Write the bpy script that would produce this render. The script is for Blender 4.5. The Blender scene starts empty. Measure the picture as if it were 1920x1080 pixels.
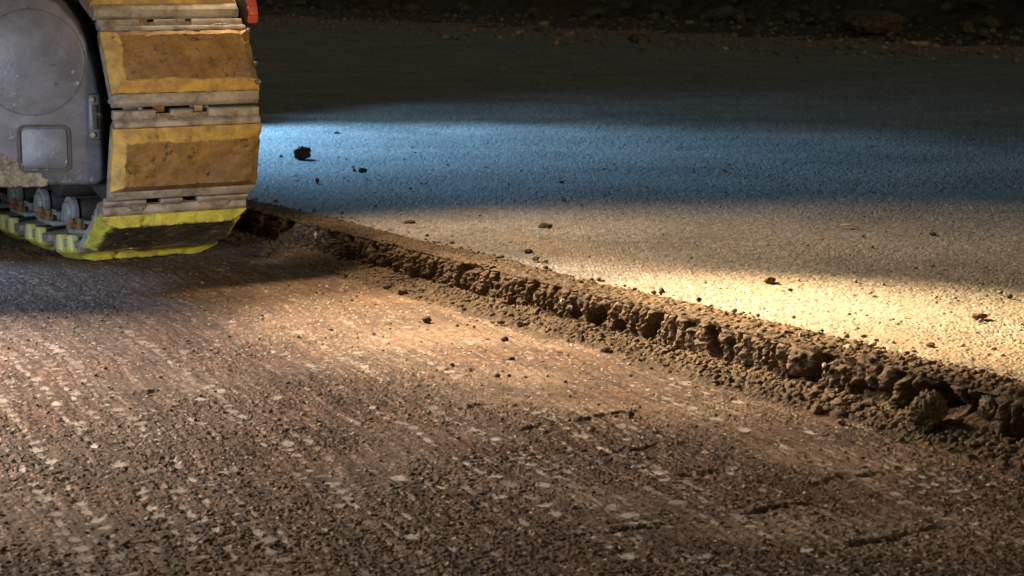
import bpy, math, random
import numpy as np
from mathutils import Vector, Matrix

# ------------------------------------------------------------------ camera
SC = bpy.context.scene
COL = SC.collection
F = 3700.0                                   # focal length in photo pixels (1920 wide)
ALPHA = math.atan(580 / F)                   # pitch below the horizon
H = 0.60                                     # lens height over the milled floor
CA, SA = math.cos(ALPHA), math.sin(ALPHA)
cam_d = bpy.data.cameras.new('camera')
cam = bpy.data.objects.new('camera', cam_d); COL.objects.link(cam)
cam.location = (0, 0, H)
cam.rotation_euler = (math.pi / 2 - ALPHA, 0, 0)
cam_d.sensor_width = 36.0
cam_d.lens = 36.0 * F / 1920
cam_d.clip_start = 0.05
cam_d.clip_end = 400
cam_d.dof.use_dof = True
cam_d.dof.focus_distance = 3.3
cam_d.dof.aperture_fstop = 17
SC.camera = cam

# ------------------------------------------------------------------ night sky, added faint fill sun, exposure
world = bpy.data.worlds.new('World'); SC.world = world; world.use_nodes = True
wn = world.node_tree.nodes; wl = world.node_tree.links
sky = wn.new('ShaderNodeTexSky'); sky.sky_type = 'NISHITA'; sky.sun_disc = False
sky.sun_elevation = math.radians(4); sky.sun_rotation = math.radians(140)
bgn = wn['Background']; bgn.inputs['Strength'].default_value = 0.065
tint = wn.new('ShaderNodeMix'); tint.data_type = 'RGBA'; tint.blend_type = 'MULTIPLY'; tint.inputs[0].default_value = 1.0
tint.inputs[7].default_value = (1.0, 0.80, 0.52, 1)                 # warm tint added to the sky light, browns the far road
wl.new(sky.outputs[0], tint.inputs[6]); wl.new(tint.outputs[2], bgn.inputs[0])
SC.view_settings.view_transform = 'Standard'; SC.view_settings.look = 'None'
SC.view_settings.exposure = 0.0; SC.view_settings.gamma = 1.0
SC.view_settings.use_curve_mapping = False
sd = bpy.data.lights.new('faint_fill_sun', 'SUN'); sd.energy = 0.03; sd.angle = math.radians(3); sd.color = (0.9, 0.95, 1.0)  # added faint cool sun, gives the far road some shading
so = bpy.data.objects.new('faint_fill_sun', sd); COL.objects.link(so); so.rotation_euler = (math.radians(50), 0, math.radians(40))

def spot(name, loc, tgt, power, color, deg, blend=0.5, size=0.03):
    d = bpy.data.lights.new(name, 'SPOT'); d.energy = power; d.color = color
    d.spot_size = math.radians(deg); d.spot_blend = blend; d.shadow_soft_size = size
    o = bpy.data.objects.new(name, d); COL.objects.link(o); o.location = loc
    o.rotation_euler = (Vector(tgt) - Vector(loc)).to_track_quat('-Z', 'Y').to_euler()
    return o
WARM = (1.0, 0.70, 0.36)
# work lamps of the machine, mounted out of the picture on its left side, and added fill lights
spot('work_lamp_beam', (-0.95, 4.6, 1.35), (0.66, 3.10, 0.06), 2300, (1.0, 0.68, 0.33), 20, 1.0, 0.03)
spot('work_lamp_flood', (-0.95, 4.5, 1.5), (0.46, 3.72, 0.0), 300, (1.0, 0.70, 0.42), 68, 1.0, 0.10)
spot('work_lamp_edge', (-1.35, 4.25, 1.35), (0.08, 3.30, 0.0), 700, (1.0, 0.75, 0.49), 30, 1.0, 0.04)
spot('blue_lamp', (-1.62, 7.35, 1.15), (-0.42, 6.50, 0.06), 560, (0.26, 0.58, 1.0), 74, 1.0, 0.04)
spot('blue_fill', (-1.62, 7.35, 1.15), (0.9, 8.1, 0.06), 110, (0.30, 0.60, 1.0), 74, 1.0, 0.06)  # added second blue light, fades the pool out over the far road
spot('blue_lamp_low', (-2.0, 4.5, 0.5), (-1.08, 3.80, 0.0), 95, (0.40, 0.60, 1.0), 40, 0.9, 0.03)
spot('floor_fill', (-1.95, 3.4, 0.85), (-0.90, 2.86, 0.0), 440, (1.0, 0.82, 0.67), 62, 1.0, 0.015)  # added fill on the left foreground floor
spot('cover_fill', (-2.1, 1.5, 0.40), (-1.0, 4.0, 0.17), 200, (0.72, 0.82, 1.0), 20, 1.0, 0.06)  # added cool fill for the side cover, from near the camera
spot('pad_fill', (2.0, 0.6, 1.1), (-0.72, 4.0, 0.3), 260, (1.0, 0.80, 0.5), 16, 0.8, 0.15)  # added warm fill for the pads, from near the camera

# ------------------------------------------------------------------ coordinates
PSI = math.radians(31.0)
T = np.array([math.sin(PSI), -math.cos(PSI)])        # along the cut edge, towards the camera
W = np.array([math.cos(PSI), math.sin(PSI)])         # across, away from the milled lane
LIP = 1.84                                           # v coordinate of the cut edge
ZA = 0.062                                           # old asphalt level over the milled floor
ZAS = ZA

def ray(x, y):
    u = (x - 960) / F; v = -(y - 540) / F
    return u, CA + v * SA, -SA + v * CA
def G(x, y, z=0.0):
    """point of the horizontal plane z seen at photo pixel x, y"""
    r = ray(x, y); k = (z - H) / r[2]
    return r[0] * k, r[1] * k
def UV(u, v):
    return T[0] * u + W[0] * v, T[1] * u + W[1] * v

# ------------------------------------------------------------------ noise
_rs = np.random.RandomState(7)
PERM = _rs.permutation(4096).astype(np.int64); PERM = np.concatenate([PERM, PERM])
RND = _rs.rand(4096)
_ang = _rs.rand(4096) * 2 * np.pi; GX, GY = np.cos(_ang), np.sin(_ang)
_g3 = _rs.normal(size=(4096, 3)); _g3 /= np.linalg.norm(_g3, axis=1)[:, None]
def h2(i, j, s=0):
    return PERM[(PERM[(i + s * 131) & 4095] + j) & 4095]
def perlin(x, y, s=0):
    xi = np.floor(x).astype(np.int64); yi = np.floor(y).astype(np.int64)
    fx = x - xi; fy = y - yi
    ux = fx * fx * fx * (fx * (fx * 6 - 15) + 10); uy = fy * fy * fy * (fy * (fy * 6 - 15) + 10)
    def g(a, b):
        h = h2(xi + a, yi + b, s); return GX[h] * (fx - a) + GY[h] * (fy - b)
    n0 = g(0, 0) * (1 - ux) + g(1, 0) * ux; n1 = g(0, 1) * (1 - ux) + g(1, 1) * ux
    return (n0 * (1 - uy) + n1 * uy) * 1.5
def fbm(x, y, s=0, o=3, gain=0.5):
    r = 0; a = 1.0
    for k in range(o):
        r = r + a * perlin(x * 2.03 ** k, y * 2.03 ** k, s + 3 * k); a *= gain
    return r
def worley(x, y, s=0):
    """distance to the nearest feature point and a random number of its cell"""
    xi = np.floor(x).astype(np.int64); yi = np.floor(y).astype(np.int64)
    best = np.full(x.shape, 9.0); rid = np.zeros(x.shape)
    for a in (-1, 0, 1):
        for b in (-1, 0, 1):
            h = h2(xi + a, yi + b, s)
            px = xi + a + 0.15 + 0.7 * RND[h]; py = yi + b + 0.15 + 0.7 * RND[(h * 7 + 13) & 4095]
            d = (px - x) ** 2 + (py - y) ** 2
            m = d < best; best = np.where(m, d, best); rid = np.where(m, RND[(h * 3 + 5) & 4095], rid)
    return np.sqrt(best), rid
def perlin3(p, s=0):
    i = np.floor(p).astype(np.int64); f = p - i; u = f * f * (3 - 2 * f); r = 0
    for a in (0, 1):
        for b in (0, 1):
            for c in (0, 1):
                h = PERM[(h2(i[:, 0] + a, i[:, 1] + b, s) + i[:, 2] + c) & 4095]
                g = _g3[h]; d = g[:, 0] * (f[:, 0] - a) + g[:, 1] * (f[:, 1] - b) + g[:, 2] * (f[:, 2] - c)
                r = r + d * (u[:, 0] if a else 1 - u[:, 0]) * (u[:, 1] if b else 1 - u[:, 1]) * (u[:, 2] if c else 1 - u[:, 2])
    return r * 1.6
def sstep(a, b, x):
    t = np.clip((x - a) / (b - a), 0, 1); return t * t * (3 - 2 * t)

# ------------------------------------------------------------------ mesh helpers
def np_mesh(name, V, faces, mat, attrs=None, smooth=True, parent=None):
    """faces: (n,3) or (n,4) index array"""
    me = bpy.data.meshes.new(name); V = np.ascontiguousarray(V, dtype=np.float32)
    faces = np.asarray(faces, dtype=np.int32); n, k = faces.shape
    me.vertices.add(len(V)); me.vertices.foreach_set('co', V.ravel())
    me.loops.add(n * k); me.loops.foreach_set('vertex_index', faces.ravel())
    me.polygons.add(n); me.polygons.foreach_set('loop_start', np.arange(0, n * k, k, dtype=np.int32))
    if smooth: me.polygons.foreach_set('use_smooth', np.ones(n, dtype=bool))
    me.update(calc_edges=True)
    if attrs:
        for an, av in attrs.items():
            at = me.attributes.new(an, 'FLOAT', 'POINT'); at.data.foreach_set('value', np.ascontiguousarray(av, dtype=np.float32).ravel())
    me.materials.append(mat)
    o = bpy.data.objects.new(name, me); COL.objects.link(o)
    if parent: o.parent = parent
    return o
def grid_faces(nr, nc, keep=None):
    a = (np.arange(nr - 1)[:, None] * nc + np.arange(nc - 1)[None, :])
    q = np.stack([a, a + 1, a + nc + 1, a + nc], -1).reshape(-1, 4)
    if keep is not None:
        k = keep.reshape(nr, nc); kk = (k[:-1, :-1] & k[:-1, 1:] & k[1:, :-1] & k[1:, 1:]).ravel(); q = q[kk]
    return q
def compact(V, faces, attrs):
    used = np.zeros(len(V), bool); used[faces.ravel()] = True
    m = np.cumsum(used) - 1
    return V[used], m[faces], {k: v[used] for k, v in attrs.items()}
def tag(o, label=None, cat=None, group=None, kind=None):
    for k, v in (('label', label), ('category', cat), ('group', group), ('kind', kind)):
        if v: o[k] = v
    return o
class MB:
    def __init__(s): s.v = []; s.f = []
    def add(s, vs, fs):
        n = len(s.v); s.v += [tuple(v) for v in vs]; s.f += [tuple(i + n for i in f) for f in fs]; return s
    def box(s, lo, hi):
        (a, b, c), (d, e, f) = lo, hi
        return s.add([(a, b, c), (d, b, c), (d, e, c), (a, e, c), (a, b, f), (d, b, f), (d, e, f), (a, e, f)],
                     [(0, 3, 2, 1), (4, 5, 6, 7), (0, 1, 5, 4), (1, 2, 6, 5), (2, 3, 7, 6), (3, 0, 4, 7)])
    def prism(s, poly, a, b, axis=0):
        """poly of (p,q) extruded along an axis from a to b"""
        def mk(p, q, w):
            return (w, p, q) if axis == 0 else ((p, w, q) if axis == 1 else (p, q, w))
        n = len(poly); vs = [mk(p, q, a) for p, q in poly] + [mk(p, q, b) for p, q in poly]
        fs = [tuple(range(n))[::-1], tuple(range(n, 2 * n))] + [(i, (i + 1) % n, n + (i + 1) % n, n + i) for i in range(n)]
        return s.add(vs, fs)
    def cyl(s, c, r, a, b, axis=0, n=24, r2=None, ph=0.0):
        r2 = r if r2 is None else r2
        A = []; B = []
        for i in range(n):
            t = 2 * math.pi * i / n + ph
            for L, rr, w in ((A, r, a), (B, r2, b)):
                p, q = c[0] + rr * math.cos(t), c[1] + rr * math.sin(t)
                L.append((w, p, q) if axis == 0 else ((p, w, q) if axis == 1 else (p, q, w)))
        return s.add(A + B, [tuple(range(n))[::-1], tuple(range(n, 2 * n))] + [(i, (i + 1) % n, n + (i + 1) % n, n + i) for i in range(n)])
    def ring(s, pts, w, h, axis_off=(0, 0, 0)):
        """square bar of half-width w along closed points in the x=const plane, thickness h in x"""
        n = len(pts); vs = []; fs = []
        for i in range(n):
            p0, p1, p2 = Vector(pts[i - 1]), Vector(pts[i]), Vector(pts[(i + 1) % n])
            d = (p2 - p0).normalized(); nn = Vector((0, -d.z, d.y))
            for (e, f) in ((-w, -h), (w, -h), (w, h), (-w, h)):
                q = p1 + nn * e + Vector((f, 0, 0)); vs.append(tuple(q))
        for i in range(n):
            j = (i + 1) % n
            for k in range(4):
                l = (k + 1) % 4; fs.append((i * 4 + k, i * 4 + l, j * 4 + l, j * 4 + k))
        return s.add(vs, fs)
    def build(s, name, mat, parent=None, bevel=0.0, smooth=False, seg=2):
        import bmesh
        me = bpy.data.meshes.new(name); me.from_pydata(s.v, [], s.f)
        bm = bmesh.new(); bm.from_mesh(me); bmesh.ops.recalc_face_normals(bm, faces=bm.faces); bm.to_mesh(me); bm.free()
        me.materials.append(mat)
        if smooth:
            for p in me.polygons: p.use_smooth = True
        o = bpy.data.objects.new(name, me); COL.objects.link(o)
        if parent: o.parent = parent
        if bevel:
            m = o.modifiers.new('bevel', 'BEVEL'); m.width = bevel; m.segments = seg; m.limit_method = 'ANGLE'; m.angle_limit = math.radians(25)
            m.harden_normals = False
            for p in me.polygons: p.use_smooth = True
        return o

# ------------------------------------------------------------------ materials
def mat_new(name, rough=0.9, spec=0.3):
    m = bpy.data.materials.new(name); m.use_nodes = True
    b = m.node_tree.nodes['Principled BSDF']; b.inputs['Roughness'].default_value = rough
    b.inputs['Specular IOR Level'].default_value = spec
    return m, m.node_tree.nodes, m.node_tree.links, b
def nz(n, l, coord, scale, detail=4, rough=0.6, dist=0.0):
    t = n.new('ShaderNodeTexNoise'); t.inputs['Scale'].default_value = scale; t.inputs['Detail'].default_value = detail
    t.inputs['Roughness'].default_value = rough; t.inputs['Distortion'].default_value = dist
    l.new(coord, t.inputs['Vector']); return t.outputs['Fac']
def ramp(n, l, fac, stops):
    r = n.new('ShaderNodeValToRGB'); e = r.color_ramp.elements
    while len(e) < len(stops): e.new(0.5)
    for k, (p, c) in enumerate(stops):
        e[k].position = p; e[k].color = (*c, 1) if len(c) == 3 else c
    l.new(fac, r.inputs[0]); return r.outputs[0]
def mix(n, l, fac, a, b, mode='MIX'):
    m = n.new('ShaderNodeMix'); m.data_type = 'RGBA'; m.blend_type = mode
    for k, v in ((0, fac), (6, a), (7, b)):
        if isinstance(v, (int, float)): m.inputs[k].default_value = v
        elif isinstance(v, tuple): m.inputs[k].default_value = (*v, 1)
        else: l.new(v, m.inputs[k])
    return m.outputs[2]
def mth(n, l, op, a, b=None, clamp=False):
    m = n.new('ShaderNodeMath'); m.operation = op; m.use_clamp = clamp
    for k, v in enumerate((a, b)):
        if v is None: continue
        if isinstance(v, (int, float)): m.inputs[k].default_value = v
        else: l.new(v, m.inputs[k])
    return m.outputs[0]
def attr(n, name):
    a = n.new('ShaderNodeAttribute'); a.attribute_name = name; return a.outputs['Fac']
def bump(n, l, b, h, strength, dist):
    t = n.new('ShaderNodeBump'); t.inputs['Strength'].default_value = strength; t.inputs['Distance'].default_value = dist
    l.new(h, t.inputs['Height']); l.new(t.outputs[0], b.inputs['Normal'])
def tc(n, k='Object'): return n.new('ShaderNodeTexCoord').outputs[k]

def M_ground():
    m, n, l, b = mat_new('milled_ground', 0.85, 0.35); c = tc(n)
    a = ramp(n, l, nz(n, l, c, 150, 6, 0.8), [(0.34, (0.058, 0.038, 0.026)), (0.5, (0.124, 0.083, 0.056)), (0.70, (0.25, 0.185, 0.135))])
    red = ramp(n, l, nz(n, l, c, 5, 3), [(0.45, (1, 1, 1)), (0.68, (1.10, 0.92, 0.80))])
    a = mix(n, l, 1.0, a, red, 'MULTIPLY')
    dk = ramp(n, l, nz(n, l, c, 40, 4, 0.65), [(0.36, (0.72, 0.7, 0.7)), (0.6, (1.12, 1.12, 1.12))])
    a = mix(n, l, 1.0, a, dk, 'MULTIPLY')
    a = mix(n, l, 1.0, a, ramp(n, l, attr(n, 'streak'), [(0.15, (0.62, 0.60, 0.58)), (0.5, (0.98, 0.98, 0.98)), (0.85, (1.45, 1.42, 1.38))]), 'MULTIPLY')
    st = mix(n, l, nz(n, l, c, 60, 3), (0.44, 0.39, 0.33), (0.74, 0.68, 0.60))
    a = mix(n, l, attr(n, 'stone'), a, st)
    a = mix(n, l, attr(n, 'dust'), a, (0.34, 0.245, 0.16))
    l.new(a, b.inputs['Base Color'])
    bump(n, l, b, nz(n, l, c, 420, 3, 0.7), 0.55, 0.0025)
    return m
def M_asphalt():
    m, n, l, b = mat_new('old_asphalt', 0.75, 0.4); c = tc(n)
    a = ramp(n, l, attr(n, 'cell'), [(0.0, (0.10, 0.096, 0.088)), (0.35, (0.19, 0.18, 0.165)), (0.7, (0.26, 0.245, 0.22)), (0.9, (0.34, 0.32, 0.285)), (1.0, (0.50, 0.47, 0.42))])
    f = ramp(n, l, nz(n, l, c, 300, 3, 0.7), [(0.3, (0.65, 0.65, 0.65)), (0.7, (1.25, 1.25, 1.25))])
    a = mix(n, l, 1.0, a, f, 'MULTIPLY')
    big = ramp(n, l, nz(n, l, c, 2.2, 6, 0.7), [(0.35, (0.70, 0.69, 0.67)), (0.65, (1.15, 1.13, 1.08))])
    a = mix(n, l, 1.0, a, big, 'MULTIPLY')
    a = mix(n, l, attr(n, 'dust'), a, (0.26, 0.165, 0.10))
    l.new(a, b.inputs['Base Color'])
    bump(n, l, b, nz(n, l, c, 380, 3, 0.7), 0.5, 0.002)
    return m
def M_rubble(name, c0, c1, c2, sc=220, rough=0.9):
    m, n, l, b = mat_new(name, rough, 0.3); c = tc(n)
    a = ramp(n, l, nz(n, l, c, sc, 4, 0.7), [(0.3, c0), (0.5, c1), (0.72, c2)])
    a = mix(n, l, 1.0, a, ramp(n, l, nz(n, l, c, sc / 8, 3), [(0.35, (0.7, 0.68, 0.66)), (0.65, (1.2, 1.18, 1.15))]), 'MULTIPLY')
    l.new(a, b.inputs['Base Color'])
    bump(n, l, b, nz(n, l, c, sc * 1.6, 3, 0.7), 0.6, 0.002)
    return m
MG = M_ground(); MA = M_asphalt()
MW = M_rubble('cut_face', (0.036, 0.025, 0.016), (0.095, 0.066, 0.042), (0.20, 0.15, 0.10))
MRB = M_rubble('loose_rubble', (0.045, 0.031, 0.020), (0.108, 0.076, 0.049), (0.23, 0.175, 0.125))
MD = M_rubble('dark_stone', (0.03, 0.027, 0.027), (0.06, 0.054, 0.052), (0.12, 0.11, 0.10))
MP = M_rubble('pale_stone', (0.32, 0.28, 0.23), (0.46, 0.41, 0.35), (0.62, 0.57, 0.50))
MGY = M_rubble('grey_stone', (0.13, 0.13, 0.12), (0.22, 0.215, 0.20), (0.33, 0.32, 0.30))
MCL = M_rubble('earth_clod', (0.055, 0.042, 0.032), (0.14, 0.108, 0.078), (0.27, 0.22, 0.165), 260)

# ------------------------------------------------------------------ milled floor
def gashes():
    L = [((960, 806), (1185, 775), .0045), ((1275, 897), (1362, 884), .005), ((1400, 962), (1545, 940), .0042), ((1590, 1022), (1765, 990), .0042),
         ((510, 618), (625, 606), .0035), ((868, 766), (915, 757), .006), ((250, 738), (300, 735), .006), ((775, 724), (812, 722), .004),
         ((640, 675), (700, 668), .003), ((1100, 855), (1290, 830), .003), ((1080, 1005), (1260, 985), .004), ((1520, 905), (1700, 880), .004)]
    return [(np.array(G(*a)), np.array(G(*b)), d) for a, b, d in L]
def milled_height(x, y):
    u = x * T[0] + y * T[1]; v = x * W[0] + y * W[1]
    h = 0.004 * perlin(x * 3, y * 3, 1) + 0.0015 * perlin(x * 11, y * 11, 2)
    rough = sstep(-0.35, 0.35, perlin(x * 4 + 3, y * 4, 5) + 0.45 * sstep(3.2, 2.4, y) - 0.15)
    bend = 0.10 * np.sin((u + 2.2) * 1.1) + 0.012 * perlin(x * 6, y * 6, 31)
    va = v + bend + 0.10 * (x + 0.1)
    wu = u + 0.008 * perlin(x * 30, y * 30, 8); wv = va + 0.006 * perlin(x * 34, y * 34, 9)
    wx = x + 0.006 * perlin(x * 40, y * 40, 8); wy = y + 0.006 * perlin(x * 40, y * 40, 9)
    g = 0.0010 * fbm(wx * 100, wy * 125, 11, 3, 0.65)
    g2 = 0.0008 * (0.5 - np.abs(perlin(wx * 170, wy * 210, 17))) + 0.0004 * perlin(x * 400, y * 430, 19)
    comb = 0.0003 * np.sin(wv / 0.0117 * 6.283 + 2.0 * perlin(x * 9, y * 9, 21)) * np.clip(0.4 + perlin(x * 4, y * 4, 22), 0, 1)
    f1, cid = worley(x * 175, y * 185, 23)
    lump = np.where(cid > 0.72, 0.0013 * (cid - 0.5) * 3 * (1 - sstep(0.25, 0.52, f1)), 0)
    pf = perlin(wx * 58, wy * 120, 29) + 0.25 * perlin(x * 5, y * 5, 30) + 0.3 * perlin(wx * 130, wy * 160, 33)
    pit = -0.0030 * sstep(0.26, 0.70, pf)
    scr = 0.0007 * perlin(u * 20, va * 95, 36) + 0.0004 * perlin(u * 38, va * 190, 37) + 0.0007 * perlin(u * 4, va * 48, 35)
    h = h + (0.50 + 0.45 * rough) * (g + g2) + scr + (0.25 + 0.5 * rough) * lump + pit * (0.28 + 0.32 * rough)
    streak = np.clip(0.5 + 0.26 * perlin(u * 18, va * 85, 38) + 0.22 * perlin(u * 36, va * 150, 39) + 0.30 * perlin(u * 5, va * 42, 40), 0, 1)
    # rows of flat scraped patches left by the cutting teeth, bending with the machine's path
    left = sstep(0.15, -0.55, x)
    stone = np.zeros(len(x)); dsum = np.zeros(len(x))
    for (rp, dp, sd_, wgt) in ((0.041, 0.036, 41, 1.0), (0.019, 0.027, 83, 0.55)):
        vv = va / rp; row = np.floor(vv).astype(np.int64); fr = vv - row - 0.5
        uu = u / dp + 3.7 * RND[(row * 37 + sd_) & 4095]; ci = np.floor(uu).astype(np.int64); fu = uu - ci - 0.5
        hs = h2(row, ci, sd_); r1 = RND[hs]; r2 = RND[(hs * 5 + 3) & 4095]; r3 = RND[(hs * 11 + 7) & 4095]; rw = RND[(row * 53 + 17 + sd_) & 4095]
        dens = np.clip(0.36 + 0.7 * perlin(x * 3.3, y * 3.3, 43) + 0.28 * left, 0, 1) * np.where(rw < 0.45, 2.1, 0.10)
        e = np.sqrt(((fu - 0.25 * (r2 - 0.5)) / (0.16 + 0.42 * r2 ** 1.5)) ** 2 + ((fr - 0.3 * (r3 - 0.5)) / (0.10 + 0.22 * r3 ** 1.5)) ** 2)
        e = e + 0.40 * perlin(x * 60, y * 60, 47) + 0.25 * perlin(x * 170, y * 170, 48) - 170 * (g + g2)
        d = np.where(r1 < dens, 1 - sstep(0.50, 1.15, e), 0)
        dsum = np.maximum(dsum, d); stone = np.maximum(stone, wgt * d * (0.30 + 0.70 * r1 / np.maximum(dens, .05)))
    h = h * (1 - 0.75 * dsum) - 0.0006 * dsum
    stone = stone * (0.45 + 0.55 * sstep(3.4, 2.4, y))
    # pale and dark single grains
    f2, c2 = worley(x * 170, y * 170, 53)
    gr = np.where((c2 > 0.955) & (f2 < 0.36), 0.75, 0)
    stone = np.maximum(stone, gr)
    dust = 0.75 * sstep(-0.05, 0.45, perlin(x * 3.1, y * 5, 61) + 0.30 - 1.1 * np.abs(v - 1.55)) * (1 - 0.6 * rough)
    dust = np.clip(dust * (1 - 0.75 * left) * (0.6 + 0.5 * perlin(x * 60, y * 60, 62)), 0, 1)
    for (a, b, dep) in gashes():
        ab = b - a; L = np.linalg.norm(ab); tdir = ab / L; nd = np.array([-tdir[1], tdir[0]])
        s = ((x - a[0]) * tdir[0] + (y - a[1]) * tdir[1]) / L; q = (x - a[0]) * nd[0] + (y - a[1]) * nd[1]
        q = q + 0.014 * perlin(x * 14, y * 14, 70) + 0.007 * perlin(x * 40, y * 40, 71) + 0.004 * perlin(x * 130, y * 130, 72)
        w = sstep(-0.05, 0.08, s) * sstep(1.05, 0.92, s) * sstep(-0.25, 0.45, perlin(x * 26, y * 26, 73) + 0.5 * perlin(x * 90, y * 90, 74) + 0.12)
        w = np.clip(w, 0, 1)
        k = np.exp(-(q / 0.006) ** 2); k2 = np.exp(-((q - 0.012) / 0.008) ** 2)
        h = h - w * dep * 0.85 * k + w * dep * 0.5 * k2; stone = stone * (1 - w * k); dust = dust * (1 - w * k)
    return h, np.clip(stone, 0, 1), dust, streak
def rows_cols(y0, y1, nr, nc, zoff, xa=0.315, dmax=None):
    ys = np.linspace(y1, y0, nr)
    Dv = np.array([G(960, yy, zoff)[1] for yy in ys])
    k = np.linspace(-xa, xa, nc)
    return Dv, k
Dv, kk = rows_cols(395, 1190, 900, 1600, 0.0, 0.28)
side = 0.28 + np.linspace(0.001, 0.34, 260); kk = np.concatenate([-side[::-1], kk, side])
Yg = np.repeat(Dv[:, None], len(kk), 1); Xg = Yg * kk[None, :]
vg = Xg * W[0] + Yg * W[1]
hh, st, du, sk = milled_height(Xg.ravel(), Yg.ravel())
V = np.stack([Xg.ravel(), Yg.ravel(), hh], 1)
fc = grid_faces(len(Dv), len(kk), (vg < LIP + 0.07).ravel())
V, fc, at = compact(V, fc, {'stone': st, 'dust': du, 'streak': sk})
o = np_mesh('milled_road', V, fc, MG, at); tag(o, kind='structure')
# the same floor beyond that patch, coarser
def plain(name, us, vs, zf, mat, at):
    U_, V_ = np.meshgrid(us, vs, indexing='ij'); X_, Y_ = UV(U_.ravel(), V_.ravel())
    Z = zf(X_, Y_)
    o = np_mesh(name, np.stack([X_, Y_, Z], 1), grid_faces(len(us), len(vs)), mat, {k: v * np.ones(len(X_)) if not callable(v) else v(X_, Y_) for k, v in at.items()})
    return tag(o, kind='structure')
plain('milled_road_base', np.linspace(-30, 6, 420), np.linspace(-8, LIP + 0.05, 130), lambda x, y: -0.007 + 0.004 * perlin(x * 3, y * 3, 1) + 0.0015 * perlin(x * 11, y * 11, 2), MG, {'stone': 0.0, 'dust': 0.0, 'streak': 0.5})

# ------------------------------------------------------------------ old asphalt
def asphalt_height(x, y, far):
    h = 0.003 * perlin(x * 2, y * 2, 101) * (1 + 0.25 * y)
    f1, c1 = worley(x * 135, y * 125, 103)
    f2, c2 = worley(x * 62, y * 58, 107)
    amp = 0.0015
    h = h + amp * (1 - sstep(0.15, 0.62, f1)) * (0.25 + 1.1 * c1) * (0.75 + 0.6 * perlin(x * 3, y * 3, 117)) + 0.0012 * perlin(x * 42, y * 38, 109)
    h = h + np.where(c2 > 0.86, 0.0015, 0) * np.clip(1 - (f2 / 0.42) ** 2, 0, 1)
    h = h + 0.0006 * perlin(x * 260, y * 240, 111)
    h = h - 0.0022 * sstep(0.35, 0.7, perlin(x * 70, y * 75, 113))
    cell = 0.72 * c1 + 0.28 * np.clip(1 - f1 * 1.4, 0, 1)
    return h, cell
def dirt_strip(u, v):
    """crumbs and dirt swept along the lip"""
    w = 0.065 + 0.03 * perlin(u * 2.1, u * 0 + 3.3, 121) + 0.016 * perlin(u * 9, v * 9, 122) + 0.03 * sstep(-2.35, -1.95, u)
    return 1 - sstep(w - 0.02, w + 0.02, v - LIP + 0.01 * perlin(u * 40, v * 40, 123))
ys = np.concatenate([np.linspace(770, 70, 860), np.linspace(69, 25, 70)])
Dv = np.array([G(960, yy, ZA)[1] for yy in ys]); Dv = np.concatenate([Dv, np.linspace(Dv[-1] * 1.05, 90, 30)])
kk = np.concatenate([-side[::-1], np.linspace(-0.28, 0.28, 1550), side])
Yg = np.repeat(Dv[:, None], len(kk), 1); Xg = Yg * kk[None, :]
ug = (Xg * T[0] + Yg * T[1]).ravel(); vg = (Xg * W[0] + Yg * W[1]).ravel()
ha, ce = asphalt_height(Xg.ravel(), Yg.ravel(), None)
ds = dirt_strip(ug, vg)
du = np.clip(ds * 0.9 + 0.35 * sstep(0.1, 0.6, perlin(ug * 1.2, vg * 5, 131)) * sstep(0.9, 0.1, vg - LIP), 0, 1)
du = np.maximum(du, 0.85 * sstep(9.6, 10.6, vg + 0.7 * perlin(ug * .5, vg * .5, 133)))
V = np.stack([Xg.ravel(), Yg.ravel(), ZAS + ha - 0.006 * (vg < LIP + 0.03)], 1)
fc = grid_faces(len(Dv), len(kk), (vg > LIP + 0.02) & (vg < 16))
V, fc, at = compact(V, fc, {'cell': ce, 'dust': du})
o = np_mesh('asphalt_road', V, fc, MA, at); tag(o, kind='structure')
plain('asphalt_road_base', np.linspace(-60, 6, 420), np.concatenate([np.linspace(LIP + 0.04, 4, 30), np.linspace(4.2, 40, 60)]),
      lambda x, y: ZA - 0.007 - 0.0008 * np.clip(y, 0, 40) + 0.003 * perlin(x * 2, y * 2, 101) * (1 + 0.25 * np.clip(y, 0, 60)), MA,
      {'cell': lambda x, y: 0.5 + 0.3 * perlin(x * 3, y * 3, 5), 'dust': 0.1})

# ------------------------------------------------------------------ cut edge: dirt strip, broken face, talus foot
us = np.concatenate([np.linspace(-9.5, -4.9, 500), np.linspace(-4.895, -1.35, 1700), np.linspace(-1.34, 3.0, 300)])
strip = np.linspace(0.155, 0.004, 62); wall = np.linspace(0, 1, 46); foot = np.linspace(0.003, 0.11, 42)
nS, nW, nF = len(strip), len(wall), len(foot); nP = nS + nW + nF
Ug = np.repeat(us[:, None], nP, 1)
par = np.concatenate([strip, wall, foot])
v0 = np.zeros(nP); z0 = np.zeros(nP)
v0[:nS] = strip; z0[:nS] = ZA
v0[nS:nS + nW] = 0.004 - 0.012 * wall ** 2; z0[nS:nS + nW] = ZA - (ZA - 0.010) * wall
v0[nS + nW:] = -0.008 - foot; z0[nS + nW:] = 0.010 * np.clip(1 - foot / 0.085, 0, 1) ** 1.3 - 0.004 * sstep(0.07, 0.11, foot)
Vg = np.repeat(v0[None, :], len(us), 0); Zg = np.repeat(z0[None, :], len(us), 0)
reg = np.repeat(np.concatenate([np.zeros(nS), np.ones(nW), np.full(nF, 2)])[None, :], len(us), 0)
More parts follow.
